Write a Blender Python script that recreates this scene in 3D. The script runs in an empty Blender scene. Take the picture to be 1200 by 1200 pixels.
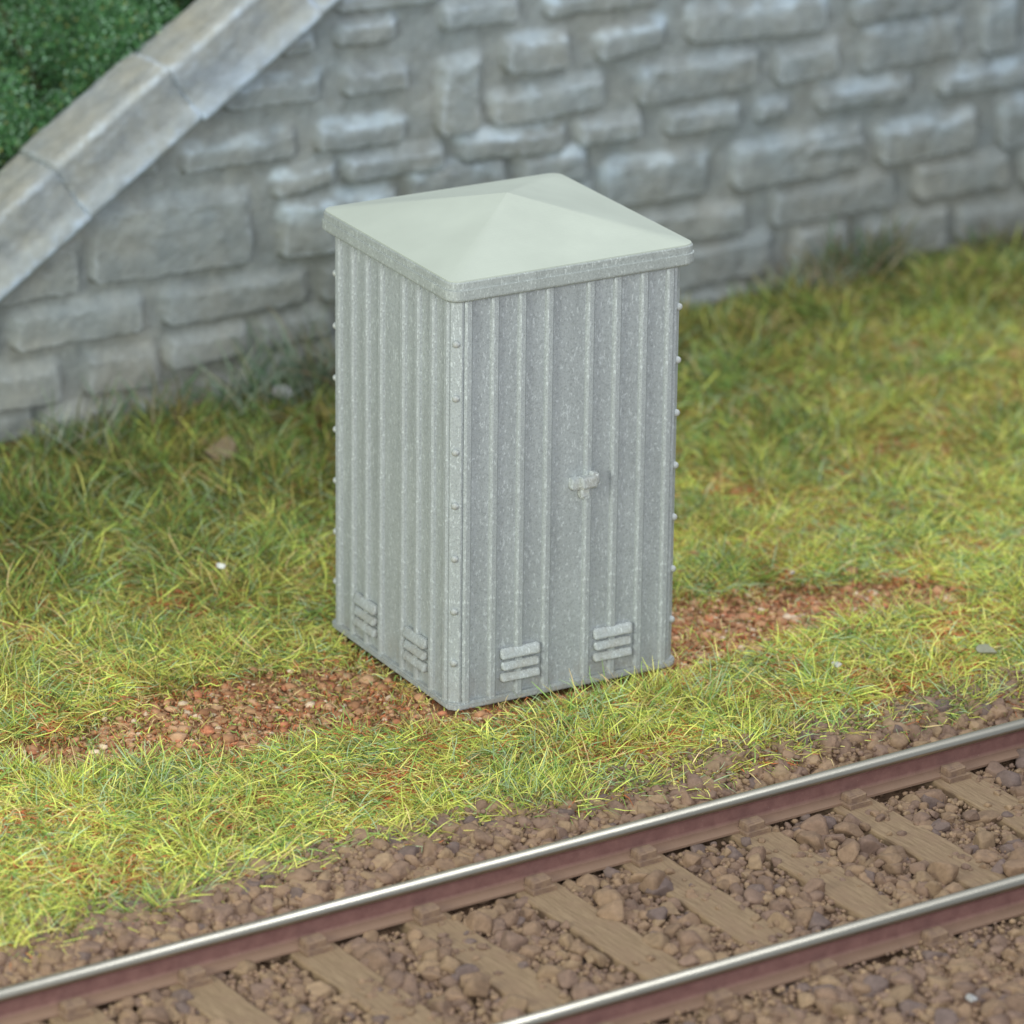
import bpy, bmesh, math, random
import numpy as np
from mathutils import Vector, Matrix, noise as mnoise

C = bpy.context.scene.collection
SC = bpy.context.scene
rng = np.random.default_rng(11)
random.seed(5)

# ------------------------------------------------------------------ camera
cam_d = bpy.data.cameras.new("camera")
cam = bpy.data.objects.new("camera", cam_d)
C.objects.link(cam)
CAM_LOC = np.array((-12.18771609, -21.53947743, 10.11773764))
cam.location = CAM_LOC
cam.rotation_euler = (math.radians(69.30714811), math.radians(-0.63870635), math.radians(-29.36777494))
cam_d.sensor_width = 36.0
cam_d.lens = 5781.566 / 1200 * 36.0
cam_d.clip_start = 0.5
cam_d.clip_end = 400
cam_d.dof.use_dof = True
cam_d.dof.focus_distance = 25.3
cam_d.dof.aperture_fstop = 0.82
SC.camera = cam

# ------------------------------------------------------------------ light (indoor table-top, soft lamps)
w = bpy.data.worlds.new("World")
SC.world = w
w.use_nodes = True
w.node_tree.nodes["Background"].inputs[0].default_value = (0.80, 0.90, 1.0, 1)
w.node_tree.nodes["Background"].inputs[1].default_value = 0.42

def area(name, loc, target, size, power, col):
    d = bpy.data.lights.new(name, 'AREA')
    d.shape = 'RECTANGLE'
    d.size, d.size_y = size
    d.energy = power
    d.color = col
    o = bpy.data.objects.new(name, d)
    C.objects.link(o)
    o.location = loc
    o.rotation_euler = (Vector(target) - Vector(loc)).to_track_quat('-Z', 'Y').to_euler()
    return o

area("softbox_overhead", (4.0, 1.0, 11.0), (1.0, 0.6, 0), (9, 2.6), 690, (0.92, 0.96, 1.0))
area("softbox_left", (-13.5, -5.0, 5.0), (0, 0, 0.8), (5, 4), 900, (0.95, 1.0, 0.84))
area("softbox_front", (-6.0, -15.0, 7.6), (0, 0, 0.8), (5, 4), 1290, (0.96, 0.98, 1.0))
vs = SC.view_settings
vs.view_transform = 'Standard'
vs.look = 'None'
vs.exposure = 0.12
vs.gamma = 1.0
SC.render.engine = 'CYCLES'
SC.cycles.use_denoising = True
SC.cycles.max_bounces = 6

# ------------------------------------------------------------------ helpers
def srgb(r, g, b):
    f = lambda c: (c / 255 / 12.92) if c / 255 <= 0.04045 else ((c / 255 + 0.055) / 1.055) ** 2.4
    return np.array((f(r), f(g), f(b)))

class NT:
    """thin wrapper for writing node trees"""
    def __init__(s, name, rough=0.8, spec=0.3):
        s.m = bpy.data.materials.new(name)
        s.m.use_nodes = True
        s.t = s.m.node_tree
        s.b = s.t.nodes["Principled BSDF"]
        s.b.inputs["Roughness"].default_value = rough
        s.b.inputs["Specular IOR Level"].default_value = spec
    def n(s, kind, **kw):
        o = s.t.nodes.new(kind)
        for k, v in kw.items():
            if k in o.inputs:
                s.put(o.inputs[k], v)
            else:
                setattr(o, k, v)
        return o
    def put(s, sock, v):
        if hasattr(v, 'is_output'):
            s.t.links.new(v, sock)
        elif isinstance(v, (tuple, list, np.ndarray)) and len(v) == 3 and sock.type == 'RGBA':
            sock.default_value = (*[float(c) for c in v], 1)
        else:
            sock.default_value = v
    def coord(s, scale=(1, 1, 1)):
        c = s.n('ShaderNodeTexCoord')
        mp = s.n('ShaderNodeMapping')
        s.put(mp.inputs['Vector'], c.outputs['Object'])
        mp.inputs['Scale'].default_value = scale
        return mp.outputs[0]
    def noise(s, vec, scale, detail=4, rough=0.6):
        o = s.n('ShaderNodeTexNoise')
        s.put(o.inputs['Vector'], vec)
        o.inputs['Scale'].default_value = scale
        o.inputs['Detail'].default_value = detail
        o.inputs['Roughness'].default_value = rough
        return o.outputs['Fac']
    def ramp(s, fac, stops):
        o = s.n('ShaderNodeValToRGB')
        s.put(o.inputs[0], fac)
        e = o.color_ramp.elements
        while len(e) < len(stops):
            e.new(0.5)
        for k, (p, c) in zip(e, stops):
            k.position = p
            if isinstance(c, (int, float)):
                c = (c, c, c)
            k.color = (*[float(x) for x in c], 1)
        return o.outputs[0]
    def mix(s, fac, a, b, mode='MIX'):
        o = s.n('ShaderNodeMix')
        o.data_type = 'RGBA'
        o.blend_type = mode
        s.put(o.inputs[0], fac)
        s.put(o.inputs[6], a)
        s.put(o.inputs[7], b)
        return o.outputs[2]
    def math(s, op, a, b=0.5):
        o = s.n('ShaderNodeMath')
        o.operation = op
        s.put(o.inputs[0], a)
        s.put(o.inputs[1], b)
        return o.outputs[0]
    def attr(s, name):
        o = s.n('ShaderNodeAttribute')
        o.attribute_name = name
        return o.outputs['Color']
    def bump(s, h, strength, dist, base=None):
        o = s.n('ShaderNodeBump')
        s.put(o.inputs['Height'], h)
        o.inputs['Strength'].default_value = strength
        o.inputs['Distance'].default_value = dist
        if base is not None:
            s.put(o.inputs['Normal'], base)
        return o.outputs[0]
    def out(s, col=None, normal=None, rough=None):
        if col is not None:
            s.put(s.b.inputs['Base Color'], col)
        if normal is not None:
            s.put(s.b.inputs['Normal'], normal)
        if rough is not None:
            s.put(s.b.inputs['Roughness'], rough)
        return s.m

def link(name, me, mat=None, parent=None, smooth=False):
    o = bpy.data.objects.new(name, me)
    C.objects.link(o)
    if mat is not None:
        me.materials.append(mat)
    if parent is not None:
        o.parent = parent
    if smooth:
        me.polygons.foreach_set('use_smooth', np.ones(len(me.polygons), dtype=bool))
    return o

def np_mesh(name, V, F, col=None):
    """V (n,3), F (m,3|4) -> mesh; col (n,3) goes to the point attribute 'tint'"""
    me = bpy.data.meshes.new(name)
    V = np.asarray(V, dtype=np.float32)
    F = np.asarray(F, dtype=np.int32)
    k = F.shape[1]
    me.vertices.add(len(V))
    me.vertices.foreach_set('co', V.ravel())
    me.loops.add(F.size)
    me.loops.foreach_set('vertex_index', F.ravel())
    me.polygons.add(len(F))
    me.polygons.foreach_set('loop_start', np.arange(0, F.size, k, dtype=np.int32))
    me.update(calc_edges=True)
    if col is not None:
        a = me.attributes.new('tint', 'FLOAT_COLOR', 'POINT')
        c = np.ones((len(V), 4), dtype=np.float32)
        c[:, :3] = col
        a.data.foreach_set('color', c.ravel())
    me.validate()
    return me

def bm_mesh(name, bm):
    bmesh.ops.recalc_face_normals(bm, faces=bm.faces)
    me = bpy.data.meshes.new(name)
    bm.to_mesh(me)
    bm.free()
    return me

def bm_box(bm, lo, hi, bevel=0.0, seg=2):
    r = bmesh.ops.create_cube(bm, size=1.0)
    vs_ = r['verts']
    for v in vs_:
        v.co = Vector([lo[i] + (v.co[i] + 0.5) * (hi[i] - lo[i]) for i in range(3)])
    if bevel > 0:
        es = list({e for v in vs_ for e in v.link_edges})
        bmesh.ops.bevel(bm, geom=es, offset=bevel, segments=seg, affect='EDGES', profile=0.5)

def tag(o, label=None, cat=None, group=None, kind=None):
    if label: o['label'] = label
    if cat: o['category'] = cat
    if group: o['group'] = group
    if kind: o['kind'] = kind
    return o

def empty(name, loc=(0, 0, 0)):
    o = bpy.data.objects.new(name, None)
    o.empty_display_size = 0.2
    C.objects.link(o)
    o.location = loc
    return o

# smooth value noise on arrays
def vnoise(x, y, seed=0):
    xi = np.floor(x).astype(np.int64); yi = np.floor(y).astype(np.int64)
    fx = x - xi; fy = y - yi
    fx = fx * fx * (3 - 2 * fx); fy = fy * fy * (3 - 2 * fy)
    def h(a, b):
        n = (a * 374761393 + b * 668265263 + seed * 974634721) & 0xffffffff
        n = ((n ^ (n >> 13)) * 1274126177) & 0xffffffff
        return ((n ^ (n >> 16)) & 0xffff) / 65535.0
    return (h(xi, yi) * (1 - fx) + h(xi + 1, yi) * fx) * (1 - fy) + (h(xi, yi + 1) * (1 - fx) + h(xi + 1, yi + 1) * fx) * fy
def fbm(x, y, seed=0, oct=4):
    r = 0; a = 0.5; t = 0
    for k in range(oct):
        r = r + a * vnoise(x * 2 ** k, y * 2 ** k, seed + 17 * k); t += a; a *= 0.5
    return r / t
def sstep(a, b, x):
    t = np.clip((x - a) / (b - a), 0, 1)
    return t * t * (3 - 2 * t)

# track frame: t along the rails, s across them (towards the cabinet), measured from the far rail
TO = np.array((-4.09830798, -2.58360542, 0.0))
TH = math.radians(3.9)
TU = np.array((math.cos(TH), math.sin(TH), 0)); TN = np.array((-math.sin(TH), math.cos(TH), 0))
def T(t, s, z=0.0):
    t = np.asarray(t, dtype=float); s = np.asarray(s, dtype=float)
    return TO + t[..., None] * TU + s[..., None] * TN + np.stack([0 * t, 0 * t, z + 0 * t], -1)
def inv_T(x, y):
    dx = x - TO[0]; dy = y - TO[1]
    return dx * TU[0] + dy * TU[1], dx * TN[0] + dy * TN[1]
# wall frame: U along the wall face, N into the bank
WO = np.array((-1.14, 4.15, 0.0))
WN = np.array((-0.07211177, 0.99739656, 0.0)); WU = np.array((0.99739656, 0.07211177, 0.0))
def Wp(u, n, v):
    u = np.asarray(u, dtype=float); n = np.asarray(n, dtype=float); v = np.asarray(v, dtype=float)
    u, n, v = np.broadcast_arrays(u, n, v)
    return WO + u[..., None] * WU + n[..., None] * WN + np.stack([0 * v, 0 * v, v], -1)
# camera test used only to leave out blades and stones the photograph cannot show
CR = np.array(cam.rotation_euler.to_matrix())
def seen(P, margin=140):
    c = (P - CAM_LOC) @ CR
    px = 600 + 5781.566 * c[:, 0] / -c[:, 2]; py = 600 - 5781.566 * c[:, 1] / -c[:, 2]
    return (px > -margin) & (px < 1200 + margin) & (py > -margin) & (py < 1200 + margin)

# ------------------------------------------------------------------ materials
def mat_ground():
    m = NT('earth', 0.95, 0.1)
    v = m.coord()
    n = m.noise(v, 14, 6, 0.7)
    c = m.mix(m.ramp(n, [(0.35, 0.0), (0.65, 1.0)]), (0.80, 0.80, 0.80), (1.25, 1.22, 1.2))
    col = m.mix(1.0, m.attr('tint'), c, 'MULTIPLY')
    return m.out(col, m.bump(m.noise(v, 40, 5, 0.75), 0.8, 0.03))

def mat_tint(name, rough=0.75, spec=0.2, bump=0.0, bscale=60, bdist=0.01, var=0.0, vscale=30):
    m = NT(name, rough, spec)
    col = m.attr('tint')
    v = m.coord()
    if var:
        n = m.noise(v, vscale, 5, 0.7)
        f = m.ramp(n, [(0.3, 1 - var), (0.7, 1 + var)])
        col = m.mix(1.0, col, f, 'MULTIPLY')
    nm = None
    if bump:
        nm = m.bump(m.noise(v, bscale, 5, 0.7), bump, bdist)
    return m.out(col, nm)

def mat_plastic(name, base, speck=True, lines=False):
    m = NT(name, 0.62, 0.25)
    v = m.coord()
    big = m.noise(v, 3.0, 3, 0.5)
    col = m.mix(m.ramp(big, [(0.3, 0.0), (0.7, 1.0)]), tuple(np.array(base) * 0.94), tuple(np.array(base) * 1.04))
    vz = m.coord((1, 1, 0.45))
    if speck:
        g = m.noise(v, 95, 3, 0.75)
        col = m.mix(m.ramp(g, [(0.30, 1.0), (0.52, 0.0)]), col, tuple(np.array(base) * 0.66))
        g2 = m.noise(vz, 80, 2, 0.6)
        col = m.mix(m.ramp(g2, [(0.58, 0.0), (0.68, 0.8)]), col, tuple(np.clip(np.array(base) * 1.45, 0, 0.85)))
        g3 = m.noise(vz, 30, 2, 0.5)
        col = m.mix(m.ramp(g3, [(0.68, 0.0), (0.74, 0.6)]), col, tuple(np.clip(np.array(base) * 1.45, 0, 0.85)))
    if speck:
        st = m.noise(m.coord((7, 7, 0.5)), 2.2, 4, 0.6)
        col = m.mix(1.0, col, m.ramp(st, [(0.3, 0.92), (0.7, 1.06)]), 'MULTIPLY')
        zz = m.n('ShaderNodeSeparateXYZ', Vector=v).outputs['Z']
        mud = m.math('MULTIPLY', m.ramp(zz, [(0.0, 1.0), (0.22, 0.0)]), m.ramp(m.noise(v, 8, 4, 0.7), [(0.4, 0.0), (0.7, 0.5)]))
        col = m.mix(mud, col, srgb(138, 124, 100))
    nm = m.bump(m.noise(v, 110, 3, 0.7), 0.30 if speck else 0.10, 0.006)
    if lines:
        wv = m.n('ShaderNodeTexWave')
        wv.bands_direction = 'Y'
        m.put(wv.inputs['Vector'], v)
        wv.inputs['Scale'].default_value = 14
        wv.inputs['Distortion'].default_value = 0.3
        nm = m.bump(wv.outputs['Fac'], 0.10, 0.004, nm)
    return m.out(col, nm)

def mat_wall(name, base, warm, crevice=0.45):
    m = NT(name, 0.85, 0.15)
    v = m.coord()
    n = m.noise(v, 2.2, 5, 0.6)
    col = m.mix(m.ramp(n, [(0.35, 0.0), (0.65, 1.0)]), base, warm)
    n2 = m.noise(v, 9, 5, 0.65)
    col = m.mix(1.0, col, m.ramp(n2, [(0.3, 0.82), (0.7, 1.14)]), 'MULTIPLY')
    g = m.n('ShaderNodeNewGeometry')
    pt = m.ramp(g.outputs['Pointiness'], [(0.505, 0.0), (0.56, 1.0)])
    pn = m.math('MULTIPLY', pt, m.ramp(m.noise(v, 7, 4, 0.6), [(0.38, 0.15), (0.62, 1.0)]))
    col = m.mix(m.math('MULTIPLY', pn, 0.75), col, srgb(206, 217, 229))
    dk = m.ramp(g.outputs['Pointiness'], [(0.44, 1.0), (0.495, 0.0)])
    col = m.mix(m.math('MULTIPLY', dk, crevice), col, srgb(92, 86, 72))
    col = m.mix(1.0, col, m.attr('tint'), 'MULTIPLY')
    return m.out(col, m.bump(m.noise(v, 26, 6, 0.7), 0.5, 0.03))

def mat_timber():
    m = NT('sleeper_timber', 0.85, 0.15)
    v = m.coord((11, 1.1, 11))
    n = m.noise(v, 5, 6, 0.7)
    v0 = m.coord()
    col = m.mix(m.ramp(n, [(0.35, 0.0), (0.65, 1.0)]), srgb(128, 107, 84), srgb(160, 137, 110))
    dust = m.ramp(m.noise(v0, 6, 5, 0.65), [(0.46, 0.0), (0.66, 0.8)])
    col = m.mix(dust, col, srgb(142, 118, 96))
    return m.out(col, m.bump(n, 0.6, 0.015))

def mat_rail_rust():
    m = NT('rail_rust', 0.7, 0.3)
    v = m.coord()
    n = m.noise(v, 12, 6, 0.7)
    col = m.mix(m.ramp(n, [(0.3, 0.0), (0.7, 1.0)]), srgb(116, 82, 78), srgb(140, 104, 97))
    s = m.ramp(m.noise(v, 85, 2, 0.5), [(0.69, 0.0), (0.74, 0.6)])
    col = m.mix(s, col, srgb(160, 140, 125))
    dust = m.ramp(m.n('ShaderNodeSeparateXYZ', Vector=v).outputs['Z'], [(0.022, 1.0), (0.046, 0.0)])
    col = m.mix(m.math('MULTIPLY', dust, 0.7), col, srgb(148, 124, 102))
    return m.out(col, m.bump(m.noise(v, 60, 4, 0.7), 0.3, 0.008))

def mat_steel():
    m = NT('rail_head_steel', 0.30, 0.5)
    v = m.coord((0.15, 8, 1))
    n = m.noise(v, 6, 5, 0.6)
    m.b.inputs['Metallic'].default_value = 1.0
    col = m.mix(m.ramp(n, [(0.3, 0.0), (0.7, 1.0)]), (0.36, 0.335, 0.28), (0.56, 0.52, 0.44))
    return m.out(col, m.bump(m.noise(m.coord((1, 6, 1)), 30, 3, 0.6), 0.12, 0.004), m.ramp(n, [(0.3, 0.46), (0.7, 0.32)]))

M_ground = mat_ground()
M_grass = mat_tint('grass_fibre', 0.6, 0.25)
M_stone = mat_tint('ballast_stone', 0.8, 0.25, 0.6, 55, 0.012, 0.22, 26)
M_soil = mat_tint('soil_crumb', 0.85, 0.15, 0.5, 60, 0.01, 0.2, 40)
M_leaf = mat_tint('shrub_leaf', 0.6, 0.2)
HUT = (0.412, 0.441, 0.441)
M_hut = mat_plastic('pale_grey_cabinet_skin', HUT)
M_trim = mat_plastic('pale_grey_cabinet_trim', tuple(np.array(HUT) * 1.03))
M_fit = mat_plastic('pale_grey_cabinet_fittings', tuple(np.array(HUT) * 1.30))
M_side = mat_plastic('grey_side_vents_shaded', tuple(np.array(HUT) * 1.10))  # darker copy of the fittings: weaker light on the left vents put into colour
M_roof = mat_plastic('pale_grey_green_roof', (0.475, 0.513, 0.435), speck=False, lines=True)
M_rim = mat_plastic('pale_grey_roof_rim', (0.405, 0.435, 0.415))
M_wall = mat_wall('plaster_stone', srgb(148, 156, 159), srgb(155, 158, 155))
M_cope = mat_wall('coping_stone_face', srgb(160, 164, 166), srgb(172, 168, 156), 0.08)
M_timber = mat_timber()
M_rust = mat_rail_rust()
M_steel = mat_steel()

# ------------------------------------------------------------------ the ground
def patch(x, y):
    """bare soil patches either side of the cabinet, 0..1"""
    r = np.zeros_like(x)
    def cap(ax, ay, bx, by, ra, rb):
        dx, dy = bx - ax, by - ay
        h = np.clip(((x - ax) * dx + (y - ay) * dy) / (dx * dx + dy * dy), 0, 1)
        d = np.hypot(x - ax - dx * h, y - ay - dy * h) / (ra + (rb - ra) * h)
        return d
    wob = 0.75 * (fbm(x * 2.6, y * 2.6, 3) - 0.5) + 0.7 * (fbm(x * 9, y * 9, 4) - 0.5)
    for a in ((-2.85, -0.16, -1.85, -0.24, 0.20, 0.42), (-1.85, -0.20, -1.05, -0.24, 0.48, 0.48), (-1.05, -0.34, -0.60, -0.72, 0.34, 0.24),
              (-1.45, 0.20, -1.0, -0.20, 0.08, 0.16), (0.72, -0.26, 1.5, -0.30, 0.42, 0.32), (1.45, -0.30, 2.5, -0.42, 0.32, 0.20), (0.75, -0.6, 1.0, -0.5, 0.14, 0.18),
              (-0.25, -0.74, 0.45, -0.72, 0.10, 0.08)):
        r = np.maximum(r, 1 - sstep(0.60, 1.40, cap(*a) + wob))
    return r

def edge_s(t):
    """where the turf stops above the ballast shoulder"""
    return np.interp(t, (0.33, 1.05, 1.61, 2.2, 2.52, 3.26, 3.71, 4.64, 5.14, 6.19, 6.48), (0.63, 0.66, 0.71, 0.72, 0.68, 0.64, 0.60, 0.52, 0.60, 0.54, 0.55)) - 0.15

def ground_z(x, y):
    t, s = inv_T(x, y)
    z = -0.27 + 0.16 * sstep(0.02, 0.52, s) + 0.08 * sstep(0.5, 1.2, s) + 0.02 * sstep(1.0, 1.6, s)
    z = z + 0.09 * sstep(1.55, 1.9, -s)
    z = z + (fbm(x * 1.4, y * 1.4, 5) - 0.5) * 0.10 * sstep(0.5, 1.2, s)
    z = z + (fbm(x * 6, y * 6, 9) - 0.5) * 0.04
    under = (1 - sstep(0.78, 1.05, np.abs(x))) * (1 - sstep(0.78, 1.05, np.abs(y)))
    z = z * (1 - under) + under * np.minimum(z - 0.03, -0.030)
    z = z - 0.05 * patch(x, y) * (1 - under)
    wall_d = (x - WO[0]) * WN[0] + (y - WO[1]) * WN[1]
    z = z - 0.03 * sstep(-0.9, -0.1, wall_d)
    return z

gt, gs = np.meshgrid(np.linspace(-3.2, 13.5, 420), np.linspace(-4.2, 7.6, 300))
P = T(gt, gs).reshape(-1, 3)
P[:, 2] = ground_z(P[:, 0], P[:, 1])
ti, si = gt.ravel(), gs.ravel()
pm = patch(P[:, 0], P[:, 1])[:, None]
bal = (1 - sstep(0.45, 0.75, si + 0.25 * (fbm(ti * 3, si * 3, 2) - 0.5)))[:, None]
gcol = srgb(128, 100, 60) * (1 - pm) + srgb(180, 138, 104) * pm
gcol = gcol * (1 - bal) + srgb(148, 121, 99) * bal
nr, nc = gt.shape
idx = np.arange(nr * nc).reshape(nr, nc)
F = np.stack([idx[:-1, :-1], idx[:-1, 1:], idx[1:, 1:], idx[1:, :-1]], -1).reshape(-1, 4)
ground = link('ground', np_mesh('ground', P, F, gcol), M_ground, smooth=True)
tag(ground, 'brown earth sloping gently from the wall down to the track', 'ground', kind='structure')

# ------------------------------------------------------------------ the cabinet
HW = 0.68
H_WALL, H_RIM, H_APEX = 2.262, 2.371, 0.187
hut = empty('lineside_cabinet', (0, 0, 0))
tag(hut, 'pale grey ribbed lineside cabinet with low pyramid roof standing on the grass', 'cabinet')

def octagon(hw, c):
    return [(-hw + c, -hw), (hw - c, -hw), (hw, -hw + c), (hw, hw - c), (hw - c, hw), (-hw + c, hw), (-hw, hw - c), (-hw, -hw + c)]
def prism(bm, pts, z0, z1):
    lo = [bm.verts.new((x, y, z0)) for x, y in pts]; hi = [bm.verts.new((x, y, z1)) for x, y in pts]
    n = len(pts)
    bm.faces.new(lo[::-1]); bm.faces.new(hi)
    for i in range(n):
        bm.faces.new((lo[i], lo[(i + 1) % n], hi[(i + 1) % n], hi[i]))
    return lo, hi
bm = bmesh.new(); prism(bm, octagon(HW - 0.012, 0.056), 0.003, H_WALL + 0.03)
link('cabinet_body', bm_mesh('cabinet_body', bm), M_hut, hut)
# plinth lip
bm = bmesh.new(); prism(bm, octagon(HW + 0.018, 0.043), 0.0, 0.040)
bmesh.ops.bevel(bm, geom=[e for e in bm.edges], offset=0.009, segments=2, affect='EDGES')
link('plinth', bm_mesh('plinth', bm), M_trim, hut)

def rotq(q):
    a = q * math.pi / 2
    return Matrix.Rotation(a, 4, 'Z')
RIBS = (-0.600, -0.444, -0.283, -0.122, 0.122, 0.283, 0.444, 0.600)
bm = bmesh.new()
prof = [(-0.025, 0.004), (-0.023, -0.012), (-0.012, -0.022), (0.012, -0.022), (0.023, -0.012), (0.025, 0.004)]
lo = [bm.verts.new((x, y, 0.030)) for x, y in prof]; hi = [bm.verts.new((x, y, H_WALL + 0.02)) for x, y in prof]
for i in range(6):
    bm.faces.new((lo[i], lo[(i + 1) % 6], hi[(i + 1) % 6], hi[i]))
bm.faces.new(lo); bm.faces.new(hi[::-1])
rib_me = bm_mesh('rib', bm)
rib_me.materials.append(M_trim)
def panel_side(me, name, x, z, q, parent=hut):
    o = bpy.data.objects.new(name, me); C.objects.link(o); o.parent = parent
    o.matrix_local = rotq(q) @ Matrix.Translation((x, -HW + 0.010, z))
    return o
for q in range(4):
    for x in RIBS:
        panel_side(rib_me, 'rib', x, 0, q)
# corner posts with bolts
post_me = None
bm = bmesh.new()
prof = [(-0.036, 0.02), (-0.036, -0.012), (-0.030, -0.020), (0.030, -0.020), (0.036, -0.012), (0.036, 0.02)]
lo = [bm.verts.new((x, y, 0.030)) for x, y in prof]; hi = [bm.verts.new((x, y, H_WALL + 0.02)) for x, y in prof]
for i in range(6):
    bm.faces.new((lo[i], lo[(i + 1) % 6], hi[(i + 1) % 6], hi[i]))
bm.faces.new(lo); bm.faces.new(hi[::-1])
post_me = bm_mesh('corner_post', bm); post_me.materials.append(M_trim)
bm = bmesh.new()
r = bmesh.ops.create_uvsphere(bm, u_segments=14, v_segments=8, radius=0.020)
for v in r['verts']:
    v.co.y *= 1.15
    v.co.y = min(v.co.y, 0.006)
bolt_me = bm_mesh('bolt', bm); bolt_me.materials.append(M_fit)
bolt_me.polygons.foreach_set('use_smooth', np.ones(len(bolt_me.polygons), dtype=bool))
for q in range(4):
    po = bpy.data.objects.new('corner_post', post_me); C.objects.link(po); po.parent = hut
    rad = (HW * math.sqrt(2)) - 0.048
    po.matrix_local = rotq(q) @ Matrix.Rotation(-math.pi / 4, 4, 'Z') @ Matrix.Translation((0, -rad, 0))
    for z in (0.262, 0.552, 0.847, 1.140, 1.434, 1.728, 2.022):
        b = bpy.data.objects.new('bolt', bolt_me); C.objects.link(b); b.parent = po
        b.location = (0.0, -0.022, z)
# louvred vents, two low on each side
def vent_mesh():
    bm = bmesh.new()
    for k in range(3):
        z = 0.064 - k * 0.064
        n0 = len(bm.verts)
        top = 0.024 + (0.012 if k == 0 else 0)
        wd = 0.118 - (0.005 if k == 1 else 0)
        bm_box(bm, (-wd, -0.042, z - 0.022), (wd, 0.004, z + top), 0.016, 3)
        bm.verts.ensure_lookup_table()
        for v in bm.verts[n0:]:
            up = (v.co.z - z + 0.022) / (top + 0.022)
            if v.co.y < 0: v.co.y *= 1.0 - 0.40 * up
            v.co.z += 0.006 * mnoise.noise(Vector((v.co.x * 30, k * 3.0, 1.0)))
    return bm_mesh('louvre_vent', bm)
vent_me = vent_mesh(); vent_me.materials.append(M_fit); vent_side = vent_me.copy(); vent_side.materials.clear(); vent_side.materials.append(M_side)
for q in (0, 3):
    for x, z in ((-0.278, 0.198), (0.286, 0.205)):
        panel_side(vent_me if q == 0 else vent_side, 'louvre_vent', x, z, q)
# door handle on the front
bm = bmesh.new()
bm_box(bm, (-0.066, -0.030, -0.022), (0.030, 0.004, 0.024), 0.010)
bm_box(bm, (-0.030, -0.052, -0.018), (0.062, -0.020, 0.030), 0.011)
bm_box(bm, (0.030, -0.044, -0.006), (0.072, 0.004, 0.040), 0.010)
bm_box(bm, (-0.022, -0.040, -0.056), (0.026, 0.002, -0.012), 0.010)
for v in bm.verts:
    v.co += Vector((random.uniform(-1, 1), random.uniform(-1, 1), random.uniform(-1, 1))) * 0.003
panel_side(bm_mesh('door_handle', bm), 'door_handle', 0.085, 1.150, 0).data.materials.append(M_fit)
ho = [c for c in hut.children if c.name.startswith('door_handle')][0]
ho.data.transform(Matrix.Diagonal((1.12, 1.35, 1.45, 1)))

# roof
def rounded(hw, r, n=6):
    pts = []
    for cx, cy, a0 in ((hw - r, -hw + r, -90), (hw - r, hw - r, 0), (-hw + r, hw - r, 90), (-hw + r, -hw + r, 180)):
        for k in range(n + 1):
            a = math.radians(a0 + 90 * k / n)
            pts.append((cx + r * math.cos(a), cy + r * math.sin(a)))
    return pts
RO = HW + 0.057
bm = bmesh.new()
layers = [(RO - 0.016, H_WALL), (RO - 0.002, H_WALL + 0.012), (RO, H_WALL + 0.02), (RO, H_WALL + 0.064), (RO - 0.001, H_WALL + 0.067), (RO - 0.006, H_WALL + 0.069), (RO - 0.006, H_RIM - 0.006), (RO - 0.010, H_RIM)]
rings = []
for hw, z in layers:
    rings.append([bm.verts.new((x, y, z)) for x, y in rounded(hw, 0.072)])
n = len(rings[0])
for a, b in zip(rings, rings[1:]):
    for i in range(n):
        bm.faces.new((a[i], a[(i + 1) % n], b[(i + 1) % n], b[i]))
bm.faces.new(rings[0][::-1]); bm.faces.new(rings[-1])
roof = link('roof', bm_mesh('roof', bm), M_rim, hut)
# the low pyramid on top of the rim
bm = bmesh.new()
base = rounded(RO - 0.012, 0.068)
lo = [bm.verts.new((x, y, H_RIM - 0.004)) for x, y in base]
lo2 = [bm.verts.new((x, y, H_RIM + 0.006)) for x, y in rounded(RO - 0.014, 0.066)]
ap = bm.verts.new((0, 0, H_RIM + H_APEX))
for i in range(n):
    bm.faces.new((lo[i], lo[(i + 1) % n], lo2[(i + 1) % n], lo2[i]))
    bm.faces.new((lo2[i], lo2[(i + 1) % n], ap))
bm.faces.new(lo[::-1])
link('roof_pyramid', bm_mesh('roof_pyramid', bm), M_roof, roof)

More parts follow.
